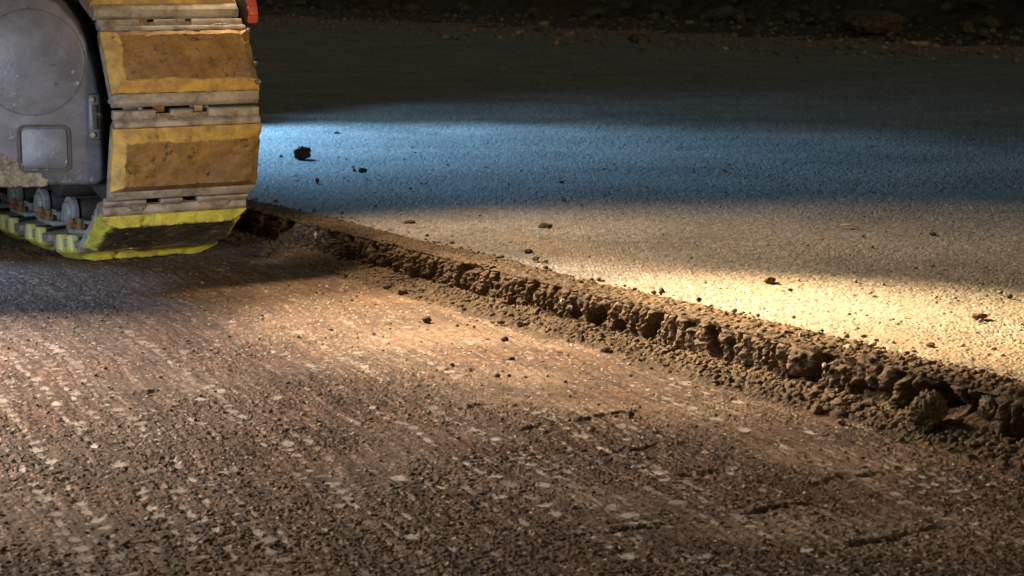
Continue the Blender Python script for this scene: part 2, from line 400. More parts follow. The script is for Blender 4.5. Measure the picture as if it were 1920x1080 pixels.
# how far a point is into the cut face, 0 on top and on the floor, 1 mid-face
face = np.where(reg == 1, np.sin(np.pi * np.clip((ZA - Zg) / (ZA - 0.012), 0, 1)) ** 0.3, 0)
lipw = np.where(reg == 0, 1 - sstep(0, 0.014, Vg), 0)
arc = np.where(reg == 1, (ZA - Zg), 0)
U, Vv, Z = Ug.ravel(), Vg.ravel(), Zg.ravel(); fa = face.ravel(); lw = lipw.ravel(); R_ = reg.ravel()
wob = 0.010 * perlin(U * 3.3, U * 0, 141) + 0.006 * perlin(U * 14, U * 0, 142)
slant = U + 0.25 * (Z - 0.03)
# scallops of the cutting teeth: columns some 25 mm wide with deep dark clefts between them
uw = slant / 0.027 + 0.7 * perlin(slant * 16, Z * 12, 143)
ph = uw - np.floor(uw); r_c = RND[(np.floor(uw).astype(np.int64) * 29 + 5) & 4095]
sc_ = 0.009 * np.sin(np.pi * ph) ** 0.7 * (0.5 + r_c) - 0.020 * (r_c > 0.35) * np.exp(-((ph - 0.06) / 0.12) ** 2) * np.clip(0.7 + 1.2 * perlin(U * 9, Z * 30, 144), 0, 1.3)
f1, c1 = worley(U * 160, Z * 160 + 9, 145); f2, c2 = worley(U * 80, Z * 76 + 4, 146)
lum = 0.0030 * np.clip(1 - (f1 / 0.62) ** 2, 0, 1) * (0.4 + c1) + 0.0036 * np.clip(1 - (f2 / 0.6) ** 2, 0, 1) * (c2 > 0.4)
lum = lum + 0.0034 * (c1 - 0.4) + 0.0040 * (c2 - 0.4)
hol = -0.028 * sstep(0.20, 0.55, perlin(U * 19, Z * 22, 147))
out = sc_ + lum + hol + 0.004 * perlin(U * 30, Z * 30, 148) + 0.0022 * perlin(U * 300, Z * 300, 159)
endk = sstep(-4.6, -3.3, U) * 0.5 + 0.5
disp = fa * out * (0.75 + 0.25 * endk)
# two hollows where the edge has broken away, at the near end
def blob(u0, z0_, ru, rz): return np.exp(-(((U - u0) / ru) ** 2 + ((Z - z0_) / rz) ** 2) ** 1.6)
ub = -(np.array(G(1770, 770, 0.02)) @ -T); uc = -(np.array(G(1868, 790, 0.02)) @ -T)
HOLES = [(ub, 0.034, 0.042, 0.020), (uc, 0.040, 0.030, 0.016), (uc + 0.10, 0.02, 0.03, 0.02)]
for (u0, zz, ru, rz) in HOLES:
    disp = disp - (R_ == 1) * 0.062 * blob(u0, zz, ru, rz)
vv = Vv + wob + (-disp) - lw * (0.006 * np.sin(np.pi * ph) ** 0.6 + 0.004 * perlin(U * 40, U * 0, 149)) * 1.0
# heights: lumpy dirt on the strip and on the foot
f3, c3 = worley(U * 100, Vv * 100, 151); f4, c4 = worley(U * 180, Vv * 180, 152)
near = sstep(-2.45, -1.95, U)
dirt = 0.0040 * np.clip(1 - (f3 / 0.62) ** 2, 0, 1) * (c3 > 0.5) + 0.0032 * np.clip(1 - (f4 / 0.6) ** 2, 0, 1) * (0.3 + c4) + 0.004 * perlin(U * 12, Vv * 12, 153) + 0.003 * perlin(U * 45, Vv * 45, 154) + 0.002 * c3 + 0.0015 * c4
edge_fade = 1 - sstep(0.065 + 0.03 * perlin(U * 2.1, U * 0 + 3.3, 121), 0.135, Vv)
topz = (R_ == 0) * (0.003 + dirt * (0.6 + 0.25 * near)) * edge_fade - (R_ == 0) * 0.009 * (1 - edge_fade)
lipsag = -0.004 * lw * (0.6 + perlin(U * 23, U * 0, 155))
footd = (R_ == 2) * (1 - sstep(0.06, 0.11, -(Vv + 0.008))) * (0.0065 * np.clip(1 - (f3 / 0.65) ** 2, 0, 1) * (0.2 + c3) + 0.0045 * np.clip(1 - (f4 / 0.6) ** 2, 0, 1) + 0.004 * perlin(U * 18, Vv * 18, 156))
zz = Z + topz + lipsag + footd + fa * 0.003 * perlin(U * 60, Z * 60 + Vv * 60, 157)
# long cracks in the strip near the hollows
def crack(p, q, dep, wd):
    global zz
    a = np.array(G(*p, ZA)); b = np.array(G(*q, ZA)); au, av, bu, bv = a @ T, a @ W - LIP, b @ T, b @ W - LIP
    L = math.hypot(bu - au, bv - av); du_, dv_ = (bu - au) / L, (bv - av) / L
    s = ((U - au) * du_ + (Vv - av) * dv_) / L; qd = -(U - au) * dv_ + (Vv - av) * du_ + 0.006 * perlin(U * 30, Vv * 30, 158)
    zz = zz - (R_ == 0) * dep * sstep(-0.05, 0.1, s) * sstep(1.05, 0.9, s) * np.exp(-(qd / wd) ** 2)
crack((1745, 672), (1790, 664), 0.012, 0.0035); crack((1760, 686), (1778, 682), 0.010, 0.004); crack((1795, 706), (1880, 692), 0.022, 0.006); crack((1880, 722), (1925, 722), 0.02, 0.006)
X_, Y_ = UV(U, LIP + vv)
fc = grid_faces(len(us), nP)
o = np_mesh('cut_edge', np.stack([X_, Y_, zz], 1), fc[:, ::-1], MW); tag(o, kind='structure')

# ------------------------------------------------------------------ stones
def ico(sub):
    import bmesh
    bm = bmesh.new(); bmesh.ops.create_icosphere(bm, subdivisions=sub, radius=1.0)
    v = np.array([x.co[:] for x in bm.verts]); f = np.array([[q.index for q in p.verts] for p in bm.faces]); bm.free(); return v, f
ICO = {k: ico(k) for k in (1, 2, 3, 4, 5)}
def stone_shape(seed, sub=3, lumpy=0.0, cuts=7, rough=0.12):
    r = np.random.RandomState(seed); v, f = ICO[sub]; p = v.copy()
    for _ in range(cuts):                                   # flat facets
        d = r.normal(size=3); d /= np.linalg.norm(d); c = 0.55 + 0.35 * r.rand(); k = p @ d
        p = p - np.outer(np.clip(k - c, 0, None) * 0.9, d)
    q = v * 1.6 + r.rand(3) * 50
    p = p * (1 + 0.28 * perlin3(q * 0.8, 3) + rough * perlin3(q * 2.6, 4) + rough * 0.5 * perlin3(q * 6, 5))[:, None]
    if lumpy:
        l1 = np.abs(perlin3(q * 3.2, 6)); l2 = np.abs(perlin3(q * 7.5, 8)); l3 = perlin3(q * 15, 9)
        p = p * (1 + lumpy * (0.5 - l1 * 1.3) + lumpy * 0.55 * (0.4 - l2) + lumpy * 0.22 * l3)[:, None]
    return p, f
def place_shape(p, size, rz, sink=0.18):
    p = p / (np.abs(p).max(0)); q = p * np.array(size) * 0.5
    c, s = math.cos(rz), math.sin(rz); q = q @ np.array([[c, s, 0], [-s, c, 0], [0, 0, 1]])
    q[:, 2] += size[2] * (0.5 - sink); return q
def scatter(name, n, fn, mat, seed, subs=(1, 2), label=None, cat=None, group=None, kind='stuff', flat=0.6):
    r = np.random.RandomState(seed); VV = []; FF = []; k = 0
    bank = {s: [stone_shape(1000 + seed * 50 + i, s, 0.0 if s < 2 else 0.12, 4, 0.10) for i in range(14)] for s in subs}
    for i in range(n):
        q = fn(r)
        if q is None: continue
        x, y, z, sz = q
        p, f = bank[subs[1] if sz > 0.007 else subs[0]][r.randint(14)]
        S = place_shape(p, (sz * (0.8 + 0.6 * r.rand()), sz * (0.8 + 0.6 * r.rand()), sz * (flat + 0.3 * r.rand())), r.rand() * 6.28, 0.25)
        VV.append(S + (x, y, z)); FF.append(f + k); k += len(S)
    o = np_mesh(name, np.concatenate(VV), np.concatenate(FF), mat, smooth=False)
    return tag(o, label, cat, group, kind)
def f_base(r):
    u = -5.6 + 4.3 * r.rand() ** 0.9; v = LIP - 0.016 - abs(r.normal()) * 0.028
    sz = 0.0035 + 0.010 * r.rand() ** 2.5 + (0.009 * r.rand() if r.rand() < 0.06 else 0)
    if u > -2.2: sz *= 1.3
    x, y = UV(u, v); return x, y, 0.004 + 0.010 * max(0, 1 - (LIP - v) / 0.07), sz
def f_lip(r):
    u = -5.6 + 4.3 * r.rand() ** 0.9; v = LIP + 0.004 + abs(r.normal()) * 0.055
    sz = 0.003 + 0.008 * r.rand() ** 3
    x, y = UV(u, v); return x, y, ZA + 0.003 * (v < LIP + 0.1), sz
def f_mill(r):
    Dm = 1.95 + 3.2 * r.rand() ** 1.4; x = Dm * (r.rand() - 0.5) * 0.56; 
    if x * W[0] + Dm * W[1] > LIP - 0.03: return None
    return x, Dm, 0.0005, 0.0022 + 0.0045 * r.rand() ** 3
def f_asph(r):
    Dm = 2.6 + 7.5 * r.rand() ** 1.3; x = Dm * (r.rand() - 0.5) * 0.56
    if x * W[0] + Dm * W[1] < LIP + 0.06: return None
    return x, Dm, ZA + 0.001, 0.003 + 0.007 * r.rand() ** 3
scatter('loose_rubble', 4200, f_base, MRB, 1, (2, 3), 'crumbs of milled asphalt heaped along the foot of the cut edge', 'rubble', flat=0.6)
scatter('edge_crumbs', 2200, f_lip, MRB, 2, (1, 2), 'small brown crumbs scattered on top along the lip of the cut edge', 'crumbs')
scatter('floor_grit', 3200, f_mill, MRB, 3, (1, 2), 'fine grit scattered over the milled brown floor', 'grit')
scatter('pale_grit', 500, f_mill, MP, 4, (1, 2), 'tiny pale stone chips strewn on the milled floor', 'grit')
scatter('road_grit', 1400, f_asph, MGY, 5, (1, 2), 'loose chippings scattered over the old asphalt', 'grit')

MATS = {'d': MD, 'p': MP, 'g': MGY, 'b': MRB, 'c': MCL}
MRED = M_rubble('reddish_stone', (0.12, 0.06, 0.045), (0.24, 0.12, 0.085), (0.36, 0.20, 0.14)); MATS['r'] = MRED; MATS['k'] = M_rubble('bank_rock', (0.05, 0.05, 0.042), (0.11, 0.11, 0.095), (0.19, 0.185, 0.16), 25)
# name, px x, px y of the foot, plane, width px, height px, material, label, category, lumpiness
ST = [
 ('stone_lump', 566, 299, 'a', 36, 27, 'd', 'largest dark purple-grey lump standing on the bright blue-lit asphalt', 'stone', .3),
 ('stone', 680, 325, 'a', 19, 10, 'd', 'low dark stone right of the small reddish one on blue-lit asphalt', 'stone', .2),
 ('stone', 664, 323, 'a', 8, 8, 'r', 'tiny reddish stone beside a dark one on blue-lit asphalt', 'stone', 0),
 ('stone', 632, 253, 'a', 14, 7, 'd', 'dark pebble on the far rim of the blue light pool', 'stone', 0),
 ('stone', 527, 296, 'a', 7, 6, 'd', 'tiny dark pebble left of the large dark lump on blue asphalt', 'pebble', 0),
 ('stone', 595, 344, 'a', 9, 11, 'r', 'small upright brown stone on blue asphalt below the large lump', 'stone', 0),
 ('stone', 1053, 345, 'a', 12, 6, 'd', 'lone flat dark chip right of centre where blue light meets brown', 'stone', 0),
 ('stone', 1022, 432, 'a', 31, 13, 'd', 'wide flat black stone lying on the grey-brown asphalt above the cut edge', 'stone', .25),
 ('stone', 991, 475, 'a', 18, 8, 'd', 'black angular chip on the asphalt just behind the lip', 'stone', 0),
 ('stone', 1005, 493, 'a', 17, 10, 'g', 'grey-green pebble, left one of a touching pair behind the lip', 'pebble', 0),
 ('stone', 1023, 497, 'a', 13, 8, 'g', 'smaller grey pebble, right one of a touching pair behind the lip', 'pebble', 0),
 ('stone', 768, 421, 'a', 24, 8, 'd', 'flat dark crumb cluster on the dirt strip at the edge of blue light', 'stone', .3),
 ('stone', 1241, 557, 'a', 14, 14, 'd', 'pointed dark stone at the start of the bright yellow beam', 'stone', 0),
 ('stone', 1311, 572, 'a', 12, 11, 'd', 'round dark pebble in the bright beam, middle of three in a row', 'pebble', 0),
 ('stone', 1283, 575, 'a', 7, 7, 'd', 'tiny brown pebble left of the round dark one in the beam', 'pebble', 0),
 ('stone', 1376, 592, 'a', 15, 10, 'g', 'grey pointed pebble on the dirt strip, last of three in the beam', 'pebble', 0),
 ('stone', 1444, 532, 'a', 28, 13, 'b', 'brown lump at the upper edge of the bright yellow beam', 'stone', .3),
 ('stone', 1482, 547, 'a', 11, 7, 'd', 'small dark pebble right of the brown lump at the beam edge', 'pebble', 0),
 ('stone', 1838, 599, 'a', 34, 12, 'b', 'low yellowish crumbly lump inside the bright beam at far right', 'stone', .35),
 ('stone', 1894, 560, 'a', 11, 9, 'd', 'dark pebble just above the bright beam near the right border', 'pebble', 0),
 ('stone', 1750, 441, 'a', 16, 6, 'd', 'thin dark chip high on the brown asphalt toward the right', 'stone', 0),
 ('stone', 1745, 653, 'a', 20, 11, 'b', 'brown pebble on the bright ground just behind the broken edge', 'pebble', .2),
 ('stone', 1806, 652, 'a', 12, 10, 'p', 'pale pebble on the bright ground behind the broken edge', 'pebble', 0),
 ('stone', 1622, 670, 'a', 22, 9, 'r', 'flat reddish-brown stone on the dirt strip near the broken corner', 'stone', 0),
 ('stone', 1504, 641, 'a', 15, 13, 'g', 'grey-green pebble half sunk in the lip of the cut edge', 'pebble', 0),
 ('stone', 1638, 655, 'a', 20, 10, 'p', 'pale stone on the dirt strip where the beam ends', 'pebble', 0),
 ('stone', 1592, 661, 'a', 20, 10, 'p', 'cream flat stone on the dirt strip left of the pale one', 'pebble', 0),
 ('stone', 801, 606, 'm', 22, 13, 'd', 'black two-humped stone on the sandy milled floor left of centre', 'stone', .15),
 ('stone', 946, 642, 'm', 17, 11, 'd', 'round black pebble with a pale foot on the milled floor', 'pebble', 0),
 ('stone', 959, 677, 'm', 17, 8, 'd', 'brown-black chip below the round black pebble', 'stone', 0),
 ('stone', 933, 708, 'm', 15, 8, 'd', 'wedge-shaped dark chip, lowest of the scattered black stones', 'stone', 0),
 ('stone', 1092, 645, 'm', 9, 18, 'd', 'thin black splinter standing upright on the bright milled floor', 'splinter', 0),
 ('stone', 856, 568, 'm', 6, 6, 'd', 'tiny black pebble left of its twin below the crumbling edge', 'pebble', 0),
 ('stone', 868, 568, 'm', 12, 6, 'd', 'black pebble right of its tiny twin below the crumbling edge', 'pebble', 0),
 ('stone', 1183, 783, 'm', 14, 13, 'd', 'dark round stone at the end of a long crack in the milled floor', 'stone', .1),
 ('stone', 1344, 692, 'm', 28, 14, 'g', 'smooth grey oval pebble among the rubble at the foot of the edge', 'pebble', 0),
 ('stone', 1411, 717, 'm', 17, 11, 'g', 'grey-green stone among rubble right of the oval pebble', 'stone', 0),
 ('stone', 1365, 721, 'm', 10, 9, 'd', 'small dark pebble beyond the rubble on the bright floor', 'pebble', 0),
 ('stone', 1291, 690, 'm', 10, 8, 'd', 'dark pebble at the rim of the rubble left of the oval pebble', 'pebble', 0),
 ('stone', 1532, 775, 'm', 17, 9, 'd', 'flat dark chip lying free of the rubble near a pale patch', 'stone', 0),
 ('stone', 1657, 808, 'm', 17, 11, 'd', 'dark pebble below the bristly clod on the milled floor', 'pebble', .1),
 ('stone', 1024, 595, 'm', 23, 15, 'p', 'large cream stone on the yellow-lit rubble in the middle', 'stone', 0),
 ('stone', 1037, 600, 'm', 11, 8, 'p', 'small cream pebble right of the large cream stone', 'pebble', 0),
 ('stone', 1044, 613, 'm', 17, 9, 'b', 'brown flat stone just below the two cream stones', 'stone', 0),
 ('stone', 1073, 617, 'm', 12, 9, 'p', 'pale round pebble right of the brown flat stone', 'pebble', 0),
 ('stone', 1104, 606, 'm', 25, 14, 'b', 'brown crumbly clump on the rubble right of the cream stones', 'clump', .3),
 ('stone', 1236, 668, 'm', 12, 9, 'd', 'dark pebble beside a larger brown one at the rubble rim', 'pebble', 0),
 ('stone', 1256, 664, 'm', 19, 15, 'b', 'brown angular stone at the rubble rim in the yellow light', 'stone', .15),
 ('stone', 543, 580, 'm', 6, 4, 'p', 'tiny white chip on the brown floor in front of the track', 'chip', 0),
 ('stone', 475, 463, 'm', 8, 6, 'p', 'small white chip in the shade right of the track', 'chip', 0),
 ('stone', 870, 546, 'm', 13, 12, 'b', 'brown pebble at the foot of the edge left of centre', 'pebble', .1),
 ('stone', 1821, 864, 'm', 20, 14, 'd', 'dark stone on the floor below the big clods', 'stone', .2),
 ('stone', 1896, 870, 'm', 22, 13, 'd', 'dark crumbly stone below the clods at the right border', 'stone', .25),
 ('stone', 1852, 843, 'm', 22, 15, 'c', 'rounded brown crumb just under the big clods', 'stone', .3),
 ('clod', 1745, 822, 'm', 96, 92, 'c', 'large round clod with a grey lower side in front of the dark hollow', 'clod', .38),
 ('clod', 1888, 828, 'm', 100, 112, 'c', 'biggest dark clod leaning on the broken edge at the right border', 'clod', .38),
 ('clod', 1812, 800, 'm', 44, 40, 'c', 'middle-sized clod wedged between the two large clods', 'clod', .4),
 ('clod', 1806, 832, 'm', 34, 24, 'c', 'small clod at the foot of the gap between the large clods', 'clod', .4),
 ('clod', 1832, 772, 'm', 40, 34, 'c', 'clod high in the broken corner under the cracked slab', 'clod', .4),
 ('clod', 1661, 793, 'm', 19, 22, 'd', 'bristly dark grey clod left of the large round clod', 'clod', .45),
 ('clod', 1690, 790, 'm', 26, 24, 'c', 'brown clod between the bristly one and the large round one', 'clod', .4),
 ('clod', 1612, 762, 'm', 34, 20, 'c', 'flat brown clod at the foot of the cut face left of the hollow', 'clod', .4),
 ('clod', 1453, 722, 'm', 30, 17, 'c', 'small brown clod at the foot of the cut face further left', 'clod', .4),
]
def drop(x, y, pl):
    X, Y = G(x, y, 0.0 if pl == 'm' else ZA); return X, Y, (0.0 if pl == 'm' else ZA)
for i, (nm, x, y, pl, wp, hp, mk, lab, cat, lum_) in enumerate(ST):
    X, Y, zb = drop(x, y, pl)
    if pl == 'a':
        vL = X * W[0] + Y * W[1] - LIP
        if vL < 0.13: zb += 0.004
    s = Y / F; w_, h_ = wp * s, hp * s
    rr = random.Random(i * 7 + 3)
    big = wp > 60
    p, f = stone_shape(200 + i, 5 if big else (4 if wp > 20 else 3), lum_, 4 if lum_ else 8)
    dpt = w_ * (0.75 + 0.35 * rr.random())
    if wp < 10 and hp > 14: dpt = w_
    Q = place_shape(p, (w_, dpt, h_ * 1.12), 0.0, 0.10)
    Q = Q @ np.array([[1, 0, 0], [0, 1, 0], [0, 0, 1]])
    o = np_mesh(nm, Q, f, MATS[mk]); o.location = (X, Y + dpt * 0.3, zb)
    tag(o, lab, cat)
# white chips set in the cut face
for i, (x, y, z, wp, hp, lab) in enumerate([(592, 447, 0.02, 6, 15, 'bright white chip set upright in the dark part of the cut face'),
                                            (1055, 571, 0.02, 12, 14, 'cream stone set in the cut face at centre'),
                                            (1070, 581, 0.015, 12, 11, 'rounded cream stone beside another in the cut face'),
                                            (1546, 690, 0.035, 9, 12, 'small whitish stone set in the cut face toward the right')]):
    X, Y = G(x, y, z); v = X * W[0] + Y * W[1]; k = (LIP - 0.012) / v; X *= k; Y *= k; z = H + (z - H) * k
    s = Y / F; p, f = stone_shape(700 + i, 3, 0, 6)
    o = np_mesh('stone_chip', place_shape(p, (wp * s, 0.012, hp * s), 0, 0.5), f, MP); o.location = (X, Y, z + hp * s * 0.4)
    tag(o, lab, 'stone')
# a dry leaf on each side of the blue pool
def leaf(x, y, ln, wd, rz, lab, colr=(0.50, 0.36, 0.13)):
    m, n, l, b = mat_new('dry_leaf', 0.7); b.inputs['Base Color'].default_value = (*colr, 1)
    X, Y = G(x, y, ZA + 0.003); vs = []; N = 9
    for k in range(N):
        t = k / (N - 1); w_ = wd * math.sin(math.pi * min(0.97, t + 0.02)) ** 0.8; zc = 0.0035 * math.sin(3.5 * t) + 0.002
        vs += [((t - .5) * ln, -w_ / 2, zc + 0.002), ((t - .5) * ln, 0, zc), ((t - .5) * ln, w_ / 2, zc + 0.0025)]
    mb = MB(); fs = []
    for k in range(N - 1):
        for j in range(2): a = k * 3 + j; fs.append((a, a + 1, a + 4, a + 3))
    mb.add(vs, fs); o = mb.build('dry_leaf', m, smooth=True)
    sm = o.modifiers.new('thick', 'SOLIDIFY'); sm.thickness = 0.0006
    o.location = (X, Y, ZA + 0.003); o.rotation_euler = (0, 0, rz); tag(o, lab, 'leaf')
leaf(552, 334, 0.02, 0.012, 0.3, 'small yellow dry leaf on blue-lit asphalt under the large dark lump')
leaf(1590, 428, 0.045, 0.016, -0.1, 'pale yellow curled leaf lying on the brown asphalt at right', (0.42, 0.31, 0.16))
leaf(1216, 893, 0.016, 0.011, 0.5, 'tiny pale leaf scrap on the dark reddish patch of milled floor', (0.34, 0.29, 0.2))
bpy.data.objects['dry_leaf.002'].location = (*G(1216, 893, 0.004), 0.004)

# ------------------------------------------------------------------ crawler track
AX, AY = G(130, 489)
root = bpy.data.objects.new('crawler_track', None); COL.objects.link(root)
root.location = (AX + T[0] * 0.03, AY + T[1] * 0.03, -0.006); root.rotation_euler = (0, 0, PSI)          # local x = across, -y = forward
tag(root, 'yellow and grey crawler track of a road milling machine standing on the milled floor', 'crawler track')
PW_ = 0.32

def M_pad(name, paint, face_a, face_b, dark, edge, ylo=-0.051, yhi=0.051, zmin=-0.0045):
    m, n, l, b = mat_new(name, 0.62, 0.35); c = tc(n); oi = n.new('ShaderNodeObjectInfo')
    mp = n.new('ShaderNodeVectorMath'); mp.operation = 'ADD'; l.new(c, mp.inputs[0])
    cx = n.new('ShaderNodeCombineXYZ'); l.new(mth(n, l, 'MULTIPLY', oi.outputs['Random'], 9.0), cx.inputs[0]); l.new(cx.outputs[0], mp.inputs[1]); v = mp.outputs[0]
    sp = n.new('ShaderNodeSeparateXYZ'); l.new(c, sp.inputs[0])
    nn = nz(n, l, v, 70, 5, 0.7); jit = mth(n, l, 'MULTIPLY', mth(n, l, 'SUBTRACT', nn, 0.5), 0.014)
    # worn running face, ragged border; a low zmin colours the far-end bevel too
    hgt = mth(n, l, 'ADD', sp.outputs['Z'], jit)
    big = mth(n, l, 'MULTIPLY', mth(n, l, 'SUBTRACT', nz(n, l, v, 16, 3, 0.5), 0.5), 0.02); jit = mth(n, l, 'ADD', jit, big)
    yy = mth(n, l, 'ADD', sp.outputs['Y'], jit)
    def soft(x, c_, w_=0.0022):
        mr = n.new('ShaderNodeMapRange'); mr.inputs['From Min'].default_value = c_ - w_; mr.inputs['From Max'].default_value = c_ + w_
        l.new(x, mr.inputs['Value']); return mr.outputs[0]
    worn = soft(hgt, zmin)
    worn = mth(n, l, 'MULTIPLY', worn, soft(mth(n, l, 'ADD', sp.outputs['X'], jit), edge))
    worn = mth(n, l, 'MULTIPLY', worn, soft(yy, ylo)); worn = mth(n, l, 'MULTIPLY', worn, mth(n, l, 'SUBTRACT', 1.0, soft(yy, yhi)))
    pc = mix(n, l, ramp(n, l, nz(n, l, v, 22, 6, 0.75), [(0.40, (0, 0, 0)), (0.60, (1, 1, 1))]), paint, tuple(x * 0.42 + y * 0.3 for x, y in zip(paint, (0.28, 0.22, 0.16))))
    fcol = ramp(n, l, nz(n, l, v, 22, 6, 0.7), [(0.35, face_a), (0.62, face_b)])
    fcol = mix(n, l, ramp(n, l, nz(n, l, v, 9, 3, 0.5), [(0.5, (0, 0, 0)), (0.7, (0.6, 0.6, 0.6))]), fcol, (0.20, 0.155, 0.12))
    sp_ = ramp(n, l, nz(n, l, v, 85, 4, 0.6), [(0.56, (0, 0, 0)), (0.62, (1, 1, 1))])
    spm = mth(n, l, 'MULTIPLY', sp_, ramp(n, l, nz(n, l, v, 14, 2), [(0.42, (0, 0, 0)), (0.6, (1, 1, 1))]))
    fcol = mix(n, l, spm, fcol, dark)
    a = mix(n, l, worn, pc, fcol)
    chip = ramp(n, l, nz(n, l, v, 50, 5, 0.75), [(0.62, (0, 0, 0)), (0.70, (1, 1, 1))])
    a = mix(n, l, mth(n, l, 'MULTIPLY', chip, 0.8), a, dark)
    l.new(a, b.inputs['Base Color'])
    hb = mth(n, l, 'SUBTRACT', nz(n, l, v, 120, 5, 0.7), mth(n, l, 'MULTIPLY', spm, 0.6)); bump(n, l, b, hb, 0.45, 0.003)
    return m
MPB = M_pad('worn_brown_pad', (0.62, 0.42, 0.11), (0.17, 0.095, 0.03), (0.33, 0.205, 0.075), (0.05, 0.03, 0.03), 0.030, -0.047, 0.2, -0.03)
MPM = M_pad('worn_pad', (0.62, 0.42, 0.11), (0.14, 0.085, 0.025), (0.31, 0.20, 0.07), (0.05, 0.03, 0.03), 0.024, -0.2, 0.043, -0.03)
MPL = M_pad('worn_dark_pad', (0.62, 0.60, 0.07), (0.030, 0.030, 0.018), (0.065, 0.06, 0.035), (0.03, 0.03, 0.02), -0.1)  # lower pads: lemon cast of the cool light put into the yellow
def M_steel(name, c0, c1, stain, rough=0.6, sc=18, metal=0.0, chips=False):
    m, n, l, b = mat_new(name, rough, 0.45); c = tc(n)
    a = ramp(n, l, nz(n, l, c, sc, 7, 0.68, 0.6), [(0.35, c0), (0.62, c1)])
    a = mix(n, l, ramp(n, l, nz(n, l, c, sc * 3.3, 5, 0.75), [(0.60, (0, 0, 0)), (0.72, (0.85, 0.85, 0.85))]), a, stain)
    a = mix(n, l, ramp(n, l, nz(n, l, c, sc * 9, 3, 0.7), [(0.64, (0, 0, 0)), (0.72, (0.7, 0.7, 0.7))]), a, tuple(x * 0.45 for x in c0))
    if chips:
        k_ = mth(n, l, 'MULTIPLY', ramp(n, l, nz(n, l, c, 75, 4, 0.6), [(0.63, (0, 0, 0)), (0.67, (1, 1, 1))]), ramp(n, l, nz(n, l, c, 9, 2), [(0.5, (0, 0, 0)), (0.6, (1, 1, 1))]))
        a = mix(n, l, mth(n, l, 'MULTIPLY', k_, 0.7), a, (0.42, 0.41, 0.38))
        a = mix(n, l, ramp(n, l, nz(n, l, c, 5, 5, 0.7, 1.5), [(0.52, (0, 0, 0)), (0.75, (0.6, 0.6, 0.6))]), a, (0.10, 0.10, 0.085))
    l.new(a, b.inputs['Base Color']); b.inputs['Metallic'].default_value = metal
    bump(n, l, b, nz(n, l, c, sc * 6, 5, 0.7), 0.35, 0.003)
    return m
MSH = M_steel('shoe_steel', (0.14, 0.125, 0.105), (0.40, 0.37, 0.32), (0.54, 0.49, 0.42))
MCV = M_steel('cover_paint', (0.06, 0.065, 0.08), (0.155, 0.165, 0.20), (0.27, 0.26, 0.26), 0.42, 6, 0.0, True)
MLK = M_steel('link_steel', (0.20, 0.22, 0.23), (0.36, 0.38, 0.38), (0.16, 0.12, 0.09), 0.45, 30)
MDK = M_steel('dark_steel', (0.035, 0.034, 0.030), (0.075, 0.07, 0.06), (0.13, 0.12, 0.10), 0.7, 14)
MRU = M_steel('rusty_bolt', (0.12, 0.06, 0.025), (0.30, 0.18, 0.07), (0.45, 0.32, 0.12), 0.7, 60)
MBR = M_steel('brass_bolt', (0.30, 0.26, 0.06), (0.42, 0.38, 0.10), (0.2, 0.18, 0.1), 0.5, 60)
MRD = M_steel('red_paint', (0.42, 0.06, 0.03), (0.62, 0.12, 0.06), (0.3, 0.1, 0.06), 0.45, 20)
MMU = M_rubble('dried_mud', (0.12, 0.105, 0.085), (0.22, 0.20, 0.16), (0.34, 0.31, 0.26), 120)

